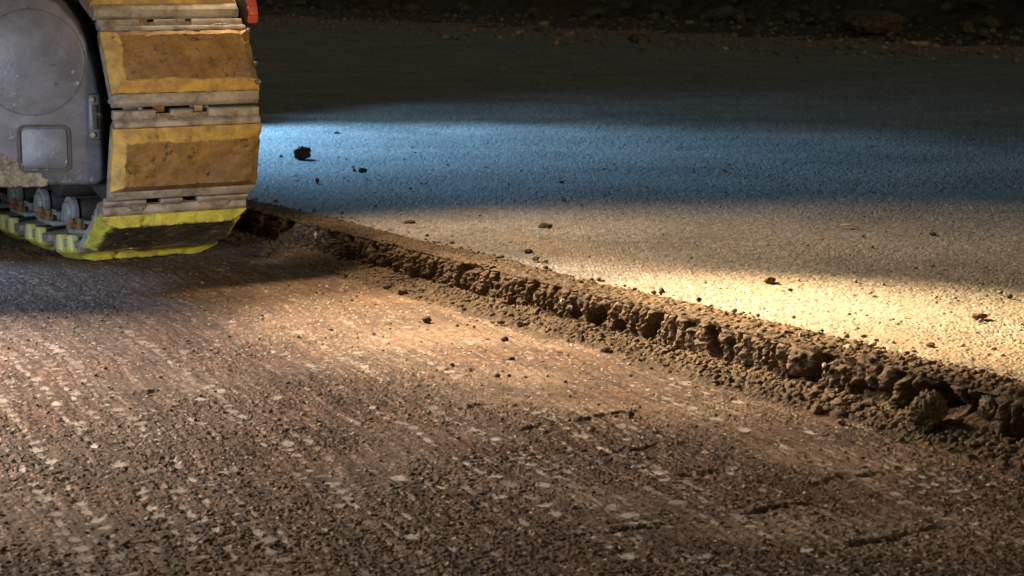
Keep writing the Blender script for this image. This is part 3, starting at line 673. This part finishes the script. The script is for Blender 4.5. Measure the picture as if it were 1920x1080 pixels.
def local(t, z, phi):
    """matrix of a shoe: its x across, its z outward normal; t forward along the track"""
    c, s = math.cos(phi), math.sin(phi)
    zax = Vector((0, -c, s)); yax = Vector((0, s, c)); xax = Vector((1, 0, 0))
    M = Matrix((xax, yax, zax)).transposed().to_4x4(); M.translation = Vector((0, -t, z)); return M
def pad_mesh():
    """rubber block: running face, bevels all round, and a straight foot"""
    lv = [(-0.030, 0.000, 0.067), (-0.019, 0.000, 0.067), (0.0, 0.022, 0.051)]; nx, ny = 44, 22
    vs = []; fs = []
    def ringpts(n_, inset, hs):
        x0, x1 = inset, PW_ - inset; P = []
        for i in range(nx): P.append((x0 + (x1 - x0) * i / nx, -hs, n_))
        for i in range(ny): P.append((x1, -hs + 2 * hs * i / ny, n_))
        for i in range(nx): P.append((x1 - (x1 - x0) * i / nx, hs, n_))
        for i in range(ny): P.append((x0, hs - 2 * hs * i / ny, n_))
        return P
    L = [lv[0], lv[1], (-0.0127, 0.0073, 0.0617), (-0.0063, 0.0147, 0.0563), lv[2]]
    rings = [ringpts(*a) for a in L]; R = np.array(rings); k = R.shape[1]
    for r_ in rings: vs += r_
    for a in range(len(L) - 1):
        for i in range(k): j = (i + 1) % k; fs.append((a * k + i, a * k + j, (a + 1) * k + j, (a + 1) * k + i))
    # face as a grid
    base = len(vs); ins, hs = lv[2][1], lv[2][2]
    for j in range(ny + 1):
        for i in range(nx + 1): vs.append((ins + (PW_ - 2 * ins) * i / nx, -hs + 2 * hs * j / ny, 0.0))
    for j in range(ny):
        for i in range(nx): a = base + j * (nx + 1) + i; fs.append((a, a + 1, a + nx + 2, a + nx + 1))
    fs.append(tuple(range(k))[::-1])
    v = np.array(vs); amp = 0.0017 * perlin3(v * 45, 61) + 0.0010 * perlin3(v * 130, 62) - 0.0028 * sstep(0.30, 0.55, perlin3(v * 60, 63))
    v[:, 2] += amp; v[:, 1] += amp * 0.8; v[:, 0] += amp * 0.8
    # knocked corners
    for (cx, cy) in ((PW_ - .02, -.051), (PW_ - .02, .051), (0.02, 0.051)):
        d = np.hypot(v[:, 0] - cx, v[:, 1] - cy); v[:, 2] -= 0.006 * np.exp(-(d / 0.012) ** 2) * (v[:, 2] > -0.02)
    me = bpy.data.meshes.new('rubber_pad'); me.from_pydata([tuple(q) for q in v], [], fs)
    import bmesh
    bm = bmesh.new(); bm.from_mesh(me); bmesh.ops.remove_doubles(bm, verts=bm.verts, dist=0.0004); bmesh.ops.recalc_face_normals(bm, faces=bm.faces)
    bm.to_mesh(me); bm.free()
    for p in me.polygons: p.use_smooth = True
    me.set_sharp_from_angle(angle=math.radians(22))
    return me
PADM = {}
pm = pad_mesh()
for key, mt in (('b', MPB), ('l', MPL), ('m', MPM)):
    q = pm.copy(); q.materials.append(mt); PADM[key] = q
def make_shoe():
    """steel grouser plate with notched rear edge, links, bolts"""
    mb = MB()
    prof = lambda a, b, x0, x1: mb.prism([(a[0], a[1]), (b[0], b[1]), (b[0], b[1] - 0.014), (a[0], a[1] - 0.014)], x0, x1)
    # flat carrier under the pad, folded lips on both long sides
    mb.prism([(-0.069, -0.0305), (0.069, -0.0305), (0.069, -0.046), (-0.069, -0.046)], 0.001, PW_ - 0.001)
    mb.prism([(-0.069, -0.018), (-0.0675, -0.0305), (-0.069, -0.046), (-0.087, -0.046), (-0.091, -0.036), (-0.087, -0.024)], 0.002, PW_ - 0.002)
    ridge = [(0.069, -0.018), (0.079, -0.021), (0.085, -0.034), (0.069, -0.046)]
    mb.prism(ridge, 0.002, PW_ - 0.002)
    tail = [(0.081, -0.031), (0.099, -0.032), (0.099, -0.047), (0.081, -0.046)]
    for x0, x1 in ((0.002, 0.092), (0.124, 0.172), (0.206, PW_ - 0.002)): mb.prism(tail, x0, x1)
    return mb
def link_mb():
    mb = MB()
    for x in (0.062, 0.205):
        mb.cyl((0.052, -0.090), 0.034, x, x + 0.016, 0, 28)                    # pin boss
        mb.cyl((0.052, -0.090), 0.021, x - 0.008, x, 0, 24, 0.025)             # raised ring
        mb.prism([(-0.09, -0.056), (0.07, -0.056), (0.075, -0.09), (0.03, -0.105), (-0.01, -0.082), (-0.075, -0.084), (-0.09, -0.072)], x + 0.002, x + 0.012)
        mb.box((x - 0.028, -0.085, -0.066), (x + 0.002, 0.03, -0.0565))         # foot flange
        mb.box((x - 0.012, -0.012, -0.084), (x + 0.002, -0.004, -0.066))
    return mb
def bolt_mb(x, y):
    mb = MB(); mb.cyl((x, y), 0.0125, -0.0665, -0.078, 2, 6); mb.cyl((x, y), 0.0075, -0.078, -0.090, 2, 12); return mb
SHOE = make_shoe(); LINK = link_mb()
proto = {}
def shoe(t, z, phi, kind, full):
    M = local(t, z, phi)
    def put(name, src, par, mtx, bev=0.0015, mat=None, sm=False):
        if name not in proto or src is not proto[name][1]:
            if hasattr(src, 'build'):
                o = src.build(name, mat, None, bev)
                if name not in proto: proto[name] = (o, src)
            else:
                o = bpy.data.objects.new(name, src); COL.objects.link(o)
                if name not in proto: proto[name] = (o, src)
        else:
            o = proto[name][0].copy(); COL.objects.link(o)
        o.parent = par; o.matrix_parent_inverse = Matrix(); o.matrix_basis = mtx; return o
    s = put('track_shoe', SHOE, root, M, 0.002, MSH)
    p = bpy.data.objects.new('rubber_pad', PADM[kind]); COL.objects.link(p); p.parent = s
    bushing = MB().cyl((0.052, -0.090), 0.028, 0.078, 0.203, 0, 24)
    if 'chain_link' not in cache:
        cache['chain_link'] = LINK.build('chain_link', MLK, s, 0.0018)
        cache['bushing'] = bushing.build('bushing', MDK, s, 0.001)
        cache['tang'] = MB().box((0.098, 0.088, -0.070), (0.118, 0.150, -0.052)).build('link_tang', MRU, s, 0.002)
        cache['tang2'] = MB().build('link_tang', MRU, s, 0.002)
        cache['tang2'] = MB().box((0.180, 0.088, -0.070), (0.200, 0.150, -0.050)).build('link_tang', MSH, s, 0.002)
        cache['bolt'] = [bolt_mb(0.036, -0.062).build('shoe_bolt', MRU, s, 0.001), bolt_mb(0.036, -0.004).build('shoe_bolt', MRU, s, 0.001)]
        cache['clip'] = [MB().prism([(yy - 0.017, -0.022), (yy - 0.013, -0.058), (yy + 0.013, -0.058), (yy + 0.017, -0.022)], -0.006, 0.014).build('pad_clip', MCLIP, s, 0.004) for yy in (-0.036, 0.036)]
    else:
        for k in ('chain_link', 'bushing', 'tang', 'tang2'):
            o = cache[k].copy(); COL.objects.link(o); o.parent = s
        for o0 in cache['bolt'] + (cache['clip'] if full else []):
            o = o0.copy(); COL.objects.link(o); o.parent = s
    return s
def packed_dirt(par, seed):
    nx, ny = 200, 16; X0 = np.linspace(0.006, PW_ - 0.006, nx); Y0 = np.linspace(0.075, 0.093, ny)
    XX, YY = np.meshgrid(X0, Y0, indexing='ij'); xx, yy = XX.ravel(), YY.ravel()
    f_, c_ = worley(xx * 260 + seed, yy * 260, 171)
    am = sstep(0.05, 0.5, perlin(xx * 16 + seed, yy * 0, 172)) * np.exp(-((yy - 0.082) / 0.0045) ** 2)
    zz_ = -0.0335 + am * (0.007 + 0.004 * (1 - f_) + 0.003 * c_) + 0.001 * perlin(xx * 200, yy * 200, 173) * am
    o = np_mesh('packed_dirt', np.stack([xx, yy, zz_], 1), grid_faces(nx, ny)[:, ::-1], MMU, smooth=True); o.parent = par
cache = {}
MCLIP = M_steel('lemon_lit_paint', (0.62, 0.62, 0.22), (0.72, 0.70, 0.30), (0.45, 0.42, 0.2), 0.6, 20)  # clip yellow carries the cool light's lemon cast in its colour
TCc, ZC, RR = -0.02, 0.318, 0.308
# bottom run first so that the cached clips belong to it
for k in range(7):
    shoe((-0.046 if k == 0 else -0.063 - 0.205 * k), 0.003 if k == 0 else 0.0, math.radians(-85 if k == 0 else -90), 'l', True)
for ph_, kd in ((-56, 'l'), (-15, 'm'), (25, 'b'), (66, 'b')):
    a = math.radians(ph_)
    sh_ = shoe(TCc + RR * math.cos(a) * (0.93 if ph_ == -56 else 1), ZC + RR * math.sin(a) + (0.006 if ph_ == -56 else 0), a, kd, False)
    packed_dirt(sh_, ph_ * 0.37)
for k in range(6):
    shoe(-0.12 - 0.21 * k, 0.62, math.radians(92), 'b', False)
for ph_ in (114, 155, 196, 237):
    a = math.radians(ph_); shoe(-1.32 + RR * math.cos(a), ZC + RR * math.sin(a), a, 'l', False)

def rrect(t0, t1, z0, z1, r, x, n=6):
    P = []
    for (cy, cz, a0) in ((t1 - r, z1 - r, 0), (t0 + r, z1 - r, 90), (t0 + r, z0 + r, 180), (t1 - r, z0 + r, 270)):
        for k in range(n + 1):
            a = math.radians(a0 + 90 * k / n); P.append((x, -(cy + r * math.cos(a)), cz + r * math.sin(a)))
    return P
# side cover: a wedge-shaped housing whose broad face is turned outward-forward
CYAW = math.radians(4) - PSI                                       # direction of its face, in track coordinates
cd = Vector((-math.cos(CYAW), -math.sin(CYAW), 0)); cn = Vector((math.sin(CYAW), -math.cos(CYAW), 0))
P0 = Vector((0.012, -0.170, 0))
def cpt(p, z, out=0.0): return P0 + cd * p + cn * out + Vector((0, 0, z))
ol = [(0, .200), (0, .235), (.001, .30), (.004, .374), (.011, .42), (.025, .478), (.047, .52), (.08, .557), (.14, .589), (.21, .60), (.29, .585), (.34, .54), (.36, .46), (.36, .26), (.345, .20), (.32, .187), (.2, .186), (.012, .187)]
# rounded by one pass of corner cutting on the arc
vs = []; n = len(ol)
for p, z in ol: vs.append(cpt(p, z))
for p, z in ol:
    q = cpt(p, z); kk_ = (0.035 - q.x) / (-cn.x) if abs(cn.x) > 1e-6 else 0.02
    vs.append(q - cn * max(0.02, kk_))
mbc = MB().add(vs, [tuple(range(n)), tuple(range(n, 2 * n))[::-1]] + [(i, n + i, n + (i + 1) % n, (i + 1) % n) for i in range(n)])
cover = mbc.build('side_cover', MCV, root, 0.009, seg=3)
def on_cover(mb, name, mat, par, bev=0.0, smooth=False):
    """parts drawn in the cover's own plane: x out of the face (negative = towards the viewer), y along it, z up"""
    mb.v = [tuple(cpt(v[1], v[2], -v[0])) for v in mb.v]
    return mb.build(name, mat, par, bev, smooth)
dm = MB(); N_ = 64
rad = [(0.110, 0.001), (0.108, -0.0015), (0.104, -0.0025), (0.08, -0.006), (0.05, -0.0085), (0.02, -0.0095)]
vs = []; fs = []
for r_, x_ in rad:
    for i in range(N_): a = 2 * math.pi * i / N_; vs.append((x_, 0.138 + r_ * math.cos(a), 0.438 + r_ * math.sin(a)))
for k in range(len(rad) - 1):
    for i in range(N_): j = (i + 1) % N_; fs.append((k * N_ + i, k * N_ + j, (k + 1) * N_ + j, (k + 1) * N_ + i))
fs.append(tuple(range((len(rad) - 1) * N_, len(rad) * N_)))
on_cover(dm.add(vs, fs), 'hub_cap', MCV, root, 0, True)
pr = [(x, -y, z) for x, y, z in rrect(-0.168, -0.066, 0.216, 0.309, 0.014, -0.001)] if False else rrect(-0.168, -0.066, 0.216, 0.309, 0.014, -0.001)
pp = [(q[1], q[2]) for q in rrect(-0.163, -0.071, 0.221, 0.304, 0.010, 0)]
on_cover(MB().prism(pp, -0.0035, 0.002), 'access_panel', MCV, root, 0.002)
on_cover(MB().ring(pr, 0.0028, 0.0022), 'panel_seal', MDK, root)
br = on_cover(MB().box((-0.010, 0.001, 0.280), (0.004, 0.027, 0.375)), 'bracket', MCV, root, 0.005)
on_cover(MB().box((-0.015, 0.006, 0.302), (-0.009, 0.016, 0.352)), 'bracket_bar', MDK, br, 0.002)
for zz_ in (0.291, 0.363):
    on_cover(MB().cyl((0.016, zz_), 0.006, -0.016, -0.009, 0, 6), 'bracket_bolt', MBR, br, 0.001)
MB().box((0.03, -0.245, 0.352), (0.05, -0.12, 0.362)).build('scraper_arm', MSH, root, 0.002)
# wheel and roller frame inside
w = MB(); w.cyl((-TCc, ZC), 0.205, 0.095, 0.215, 0, 48); w.cyl((-TCc, ZC), 0.185, 0.082, 0.095, 0, 48, 0.2); w.cyl((-TCc, ZC), 0.06, 0.06, 0.09, 0, 24)
w.build('idler_wheel', MDK, root, 0.004)
w = MB(); w.cyl((1.32, ZC), 0.205, 0.095, 0.215, 0, 48); w.build('drive_wheel', MDK, root, 0.004)
MB().box((0.1, 0.16, 0.17), (0.22, 1.2, 0.50)).build('track_frame', MDK, root, 0.01)
for k in range(3): MB().cyl((0.38 + 0.25 * k, 0.16), 0.055, 0.09, 0.22, 0, 32).build('track_roller', MDK, root, 0.003)
MB().box((0.05, 0.85, 0.46), (0.26, 1.25, 1.5)).build('leg_column', MDK, root, 0.01)
# dried mud on the cover's foot
r = np.random.RandomState(5); VV = []; FF = []; k = 0
for i in range(700):
    p, f = stone_shape(900 + i % 12, 2, 0.2, 2); p_ = 0.12 + 0.22 * r.rand() ** 0.7
    zc_ = 0.190 + (0.008 + 0.05 * r.rand()) * r.rand() ** 1.2 * sstep(0.08, 0.20, p_)
    c_ = cpt(p_, zc_, 0.0); q_ = (0.003 + 0.006 * r.rand()); S_ = np.outer(p[:, 0] * q_ * 1.4, cd) + np.outer(p[:, 1] * 0.0022, cn) + np.outer(p[:, 2] * q_ * 0.8, (0, 0, 1)) + np.array(c_[:]); VV.append(S_); FF.append(f + k); k += len(S_)
mud = np_mesh('mud_crust', np.concatenate(VV), np.concatenate(FF), MMU, parent=root)
# small stones caught on the far pad ends
for k, (t_, z_, s_) in enumerate(((0.237, 0.50, .006), (0.270, 0.432, .006), (0.284, 0.395, .008), (0.274, 0.290, .009))):
    p, f = stone_shape(950 + k, 3, 0.2, 3); np_mesh('caught_grit', p * s_ * 0.7 + (PW_ - 0.004, -t_ + 0.012, z_), f, MMU, parent=root)
# dark side guard with a red rim at the far side
gt = [(a_ - 0.035, b_) for a_, b_ in [(0.02, 0.80), (0.15, 0.74), (0.190, 0.64), (0.222, 0.585), (0.240, 0.55), (0.243, 0.518), (0.225, 0.507), (0.19, 0.52), (0.14, 0.56), (0.05, 0.64), (0.0, 0.70)]]
g = MB().prism([(-a, b) for a, b in gt], PW_ + 0.004, PW_ + 0.022).build('side_guard', MDK, root, 0.004)
rim = MB()
rp = [(a_ - 0.035, b_) for a_, b_ in [(0.15, 0.745), (0.178, 0.69), (0.192, 0.645), (0.212, 0.61), (0.232, 0.58), (0.248, 0.55), (0.252, 0.53), (0.247, 0.514)]]
for a, b in zip(rp[:-1], rp[1:]):
    rim.prism([(-a[0], a[1]), (-b[0], b[1]), (-(b[0] - 0.007), b[1]), (-(a[0] - 0.007), a[1])], PW_ + 0.003, PW_ + 0.024)
rim.build('red_rim', MRD, g, 0.002)

# ------------------------------------------------------------------ far side of the road: bank, rocks, scrub
MBK = M_rubble('bank_earth', (0.03, 0.022, 0.015), (0.07, 0.045, 0.03), (0.13, 0.085, 0.055), 7)
def bank_z(x, y):
    v = x * W[0] + y * W[1]
    return ZA + 0.09 * sstep(11.5, 13.2, v) + 0.42 * np.clip(v - 13.0 + 0.5 * perlin(x * .3, y * .3, 201), 0, 30) ** 0.95 + 0.10 * perlin(x * 1.2, y * 1.2, 202) * sstep(12.5, 14, v) + 0.05 * perlin(x * 4, y * 4, 203) * sstep(12.5, 14, v) - 0.03 * (1 - sstep(11, 11.6, v))
plain('bank', np.linspace(-140, 20, 700), np.linspace(10.8, 32, 200), bank_z, MBK, {})
def vbank(px, py):
    X, Y = G(px, py, ZA + 0.05); return X, Y
def f_shoulder(r):
    u = -32 + 30 * r.rand(); v = 8.6 + 4.4 * r.rand() ** 0.8
    x, y = UV(u, v); 
    if abs(x / max(y, .1)) > 0.30: return None
    return x, y, (ZA if v < 11.5 else bank_z(np.array([x]), np.array([y]))[0]) + 0.004, 0.012 + 0.05 * r.rand() ** 4
scatter('shoulder_gravel', 5200, f_shoulder, MGY, 11, (1, 2), 'gravel scattered along the far shoulder of the road', 'gravel')
scatter('shoulder_chips', 500, f_shoulder, MP, 12, (1, 2), 'pale stones strewn on the far shoulder of the road', 'gravel')
def f_bank(r):
    u = -34 + 32 * r.rand(); v = 12.8 + 3.8 * r.rand() ** 1.3
    x, y = UV(u, v)
    if abs(x / max(y, .1)) > 0.30: return None
    return x, y, bank_z(np.array([x]), np.array([y]))[0] + 0.01, 0.05 + 0.20 * r.rand() ** 2.5
scatter('bank_rubble', 700, f_bank, MATS['k'], 13, (2, 2), 'grey rubble lying on the dark bank beyond the road', 'rubble')
FR = [('rock', 1018, 49, 24, 10, 'p', 'pale block lying on the far shoulder below the dark bank'),
      ('rock', 1130, 20, 13, 10, 'p', 'white pointed stone high on the bank near top centre'),
      ('rock', 1292, 45, 16, 8, 'p', 'white stone at the foot of the bank right of the pale block'),
      ('rock', 1620, 111, 13, 8, 'p', 'white stone on the far gravel shoulder toward the right'),
      ('rock', 1725, 97, 54, 13, 'p', 'long pale slab lying on the far shoulder at right'),
      ('rock', 1785, 92, 34, 10, 'k', 'flat grey slab just right of the long pale slab'),
      ('rock', 1683, 110, 26, 8, 'r', 'orange-brown stone on the far shoulder beside the white stone'),
      ('rock', 1640, 66, 135, 52, 'k', 'big grey boulder at the foot of the dark bank'),
      ('rock', 1560, 60, 40, 20, 'k', 'grey rock just left of the big boulder'),
      ('rock', 1815, 62, 36, 24, 'k', 'brownish rock right of the big boulder in the dark'),
      ('rock', 1845, 72, 34, 20, 'k', 'grey rock lowest in the dark corner right of the boulder'),
      ('rock', 1478, 46, 44, 18, 'k', 'wide low grey rock on the bank left of the boulder'),
      ('rock', 1385, 40, 34, 26, 'k', 'upright yellowish-grey rock on the bank'),
      ('rock', 1420, 36, 30, 22, 'k', 'grey rock next to the upright one on the bank'),
      ('rock', 1200, 30, 46, 18, 'k', 'long grey rock on the bank above the road middle'),
      ('rock', 1080, 34, 26, 9, 'k', 'flat yellow-tinged rock above the pale block'),
      ('rock', 1012, 28, 24, 10, 'k', 'grey rock above the pale block on the bank'),
      ('rock', 1055, 10, 34, 20, 'k', 'grey rock at the very top left of the bank')]
for i, (nm, x, y, wp, hp, mk, lab) in enumerate(FR):
    X, Y = G(x, y, ZA + 0.05)
    for _ in range(6):
        zb = float(bank_z(np.array([X]), np.array([Y]))[0]); X, Y = (lambda p: (0.5 * X + 0.5 * p[0], 0.5 * Y + 0.5 * p[1]))(G(x, y, min(zb, H - 0.05)))
    zb = float(bank_z(np.array([X]), np.array([Y]))[0]) if X * W[0] + Y * W[1] > 11 else ZA
    s = Y / F; p, f = stone_shape(300 + i, 4, 0.28, 7)
    o = np_mesh(nm, place_shape(p, (wp * s, wp * s * 0.8, hp * s * 1.15), 0, 0.12), f, MATS[mk]); o.location = (X, Y + 0.25 * wp * s, zb); tag(o, lab, 'rock')
MLF, n_, l_, b_ = mat_new('scrub_leaf', 0.6, 0.3)
l_.new(ramp(n_, l_, nz(n_, l_, tc(n_), 9, 3), [(0.35, (0.025, 0.04, 0.015)), (0.65, (0.075, 0.085, 0.03))]), b_.inputs['Base Color'])
def bush(u, v, hgt, wid, seed, lab):
    r = np.random.RandomState(seed); x, y = UV(u, v); zb = float(bank_z(np.array([x]), np.array([y]))[0])
    rt = bpy.data.objects.new('bush', None); COL.objects.link(rt); rt.location = (x, y, zb); tag(rt, lab, 'bush')
    mb = MB()
    for k in range(14):
        a = r.rand() * 6.28; e = np.array([math.cos(a) * wid * .35 * r.rand(), math.sin(a) * wid * .35 * r.rand(), hgt * (0.5 + 0.4 * r.rand())]); w_ = 0.012
        mb.add([(-w_, 0, 0), (w_, 0, 0), (0, w_, 0), tuple(e + (-.004, 0, 0)), tuple(e + (.004, 0, 0)), tuple(e + (0, .004, 0))], [(0, 1, 4, 3), (1, 2, 5, 4), (2, 0, 3, 5)])
    mb.build('stem', MDK, rt)
    n = 2600; cen = r.normal(size=(16, 3)) * np.array([wid * .26, wid * .26, hgt * .2]) + np.array([0, 0, hgt * .5])
    c = cen[r.randint(16, size=n)] + r.normal(size=(n, 3)) * np.array([wid, wid, hgt]) * 0.075; c[:, 2] = np.abs(c[:, 2])
    a = r.normal(size=(n, 3)); a /= np.linalg.norm(a, axis=1)[:, None]; b = np.cross(a, r.normal(size=(n, 3))); b /= np.linalg.norm(b, axis=1)[:, None]
    L = (0.035 + 0.04 * r.rand(n))[:, None]; 
    Vs = np.stack([c - a * L, c + b * L * .4, c + a * L, c - b * L * .4], 1).reshape(-1, 3)
    np_mesh('foliage', Vs, np.arange(4 * n).reshape(-1, 4), MLF, smooth=False, parent=rt)
for k, (u, v, hg, wd, lab) in enumerate([(-11.0, 15.0, 1.3, 2.2, 'dark bush on the bank at the top right corner'), (-14.2, 15.6, 1.2, 1.9, 'dark scrub bush behind the big boulder'),
                                         (-17.5, 15.8, 1.2, 2.0, 'dark scrub bush on the bank above the white stone'), (-21.0, 16.0, 1.3, 2.2, 'scrub bush on the bank near top centre'),
                                         (-25.0, 16.4, 1.3, 2.4, 'far scrub bush at the top left end of the bank')]):
    bush(u, v, hg, wd, 60 + k, lab)
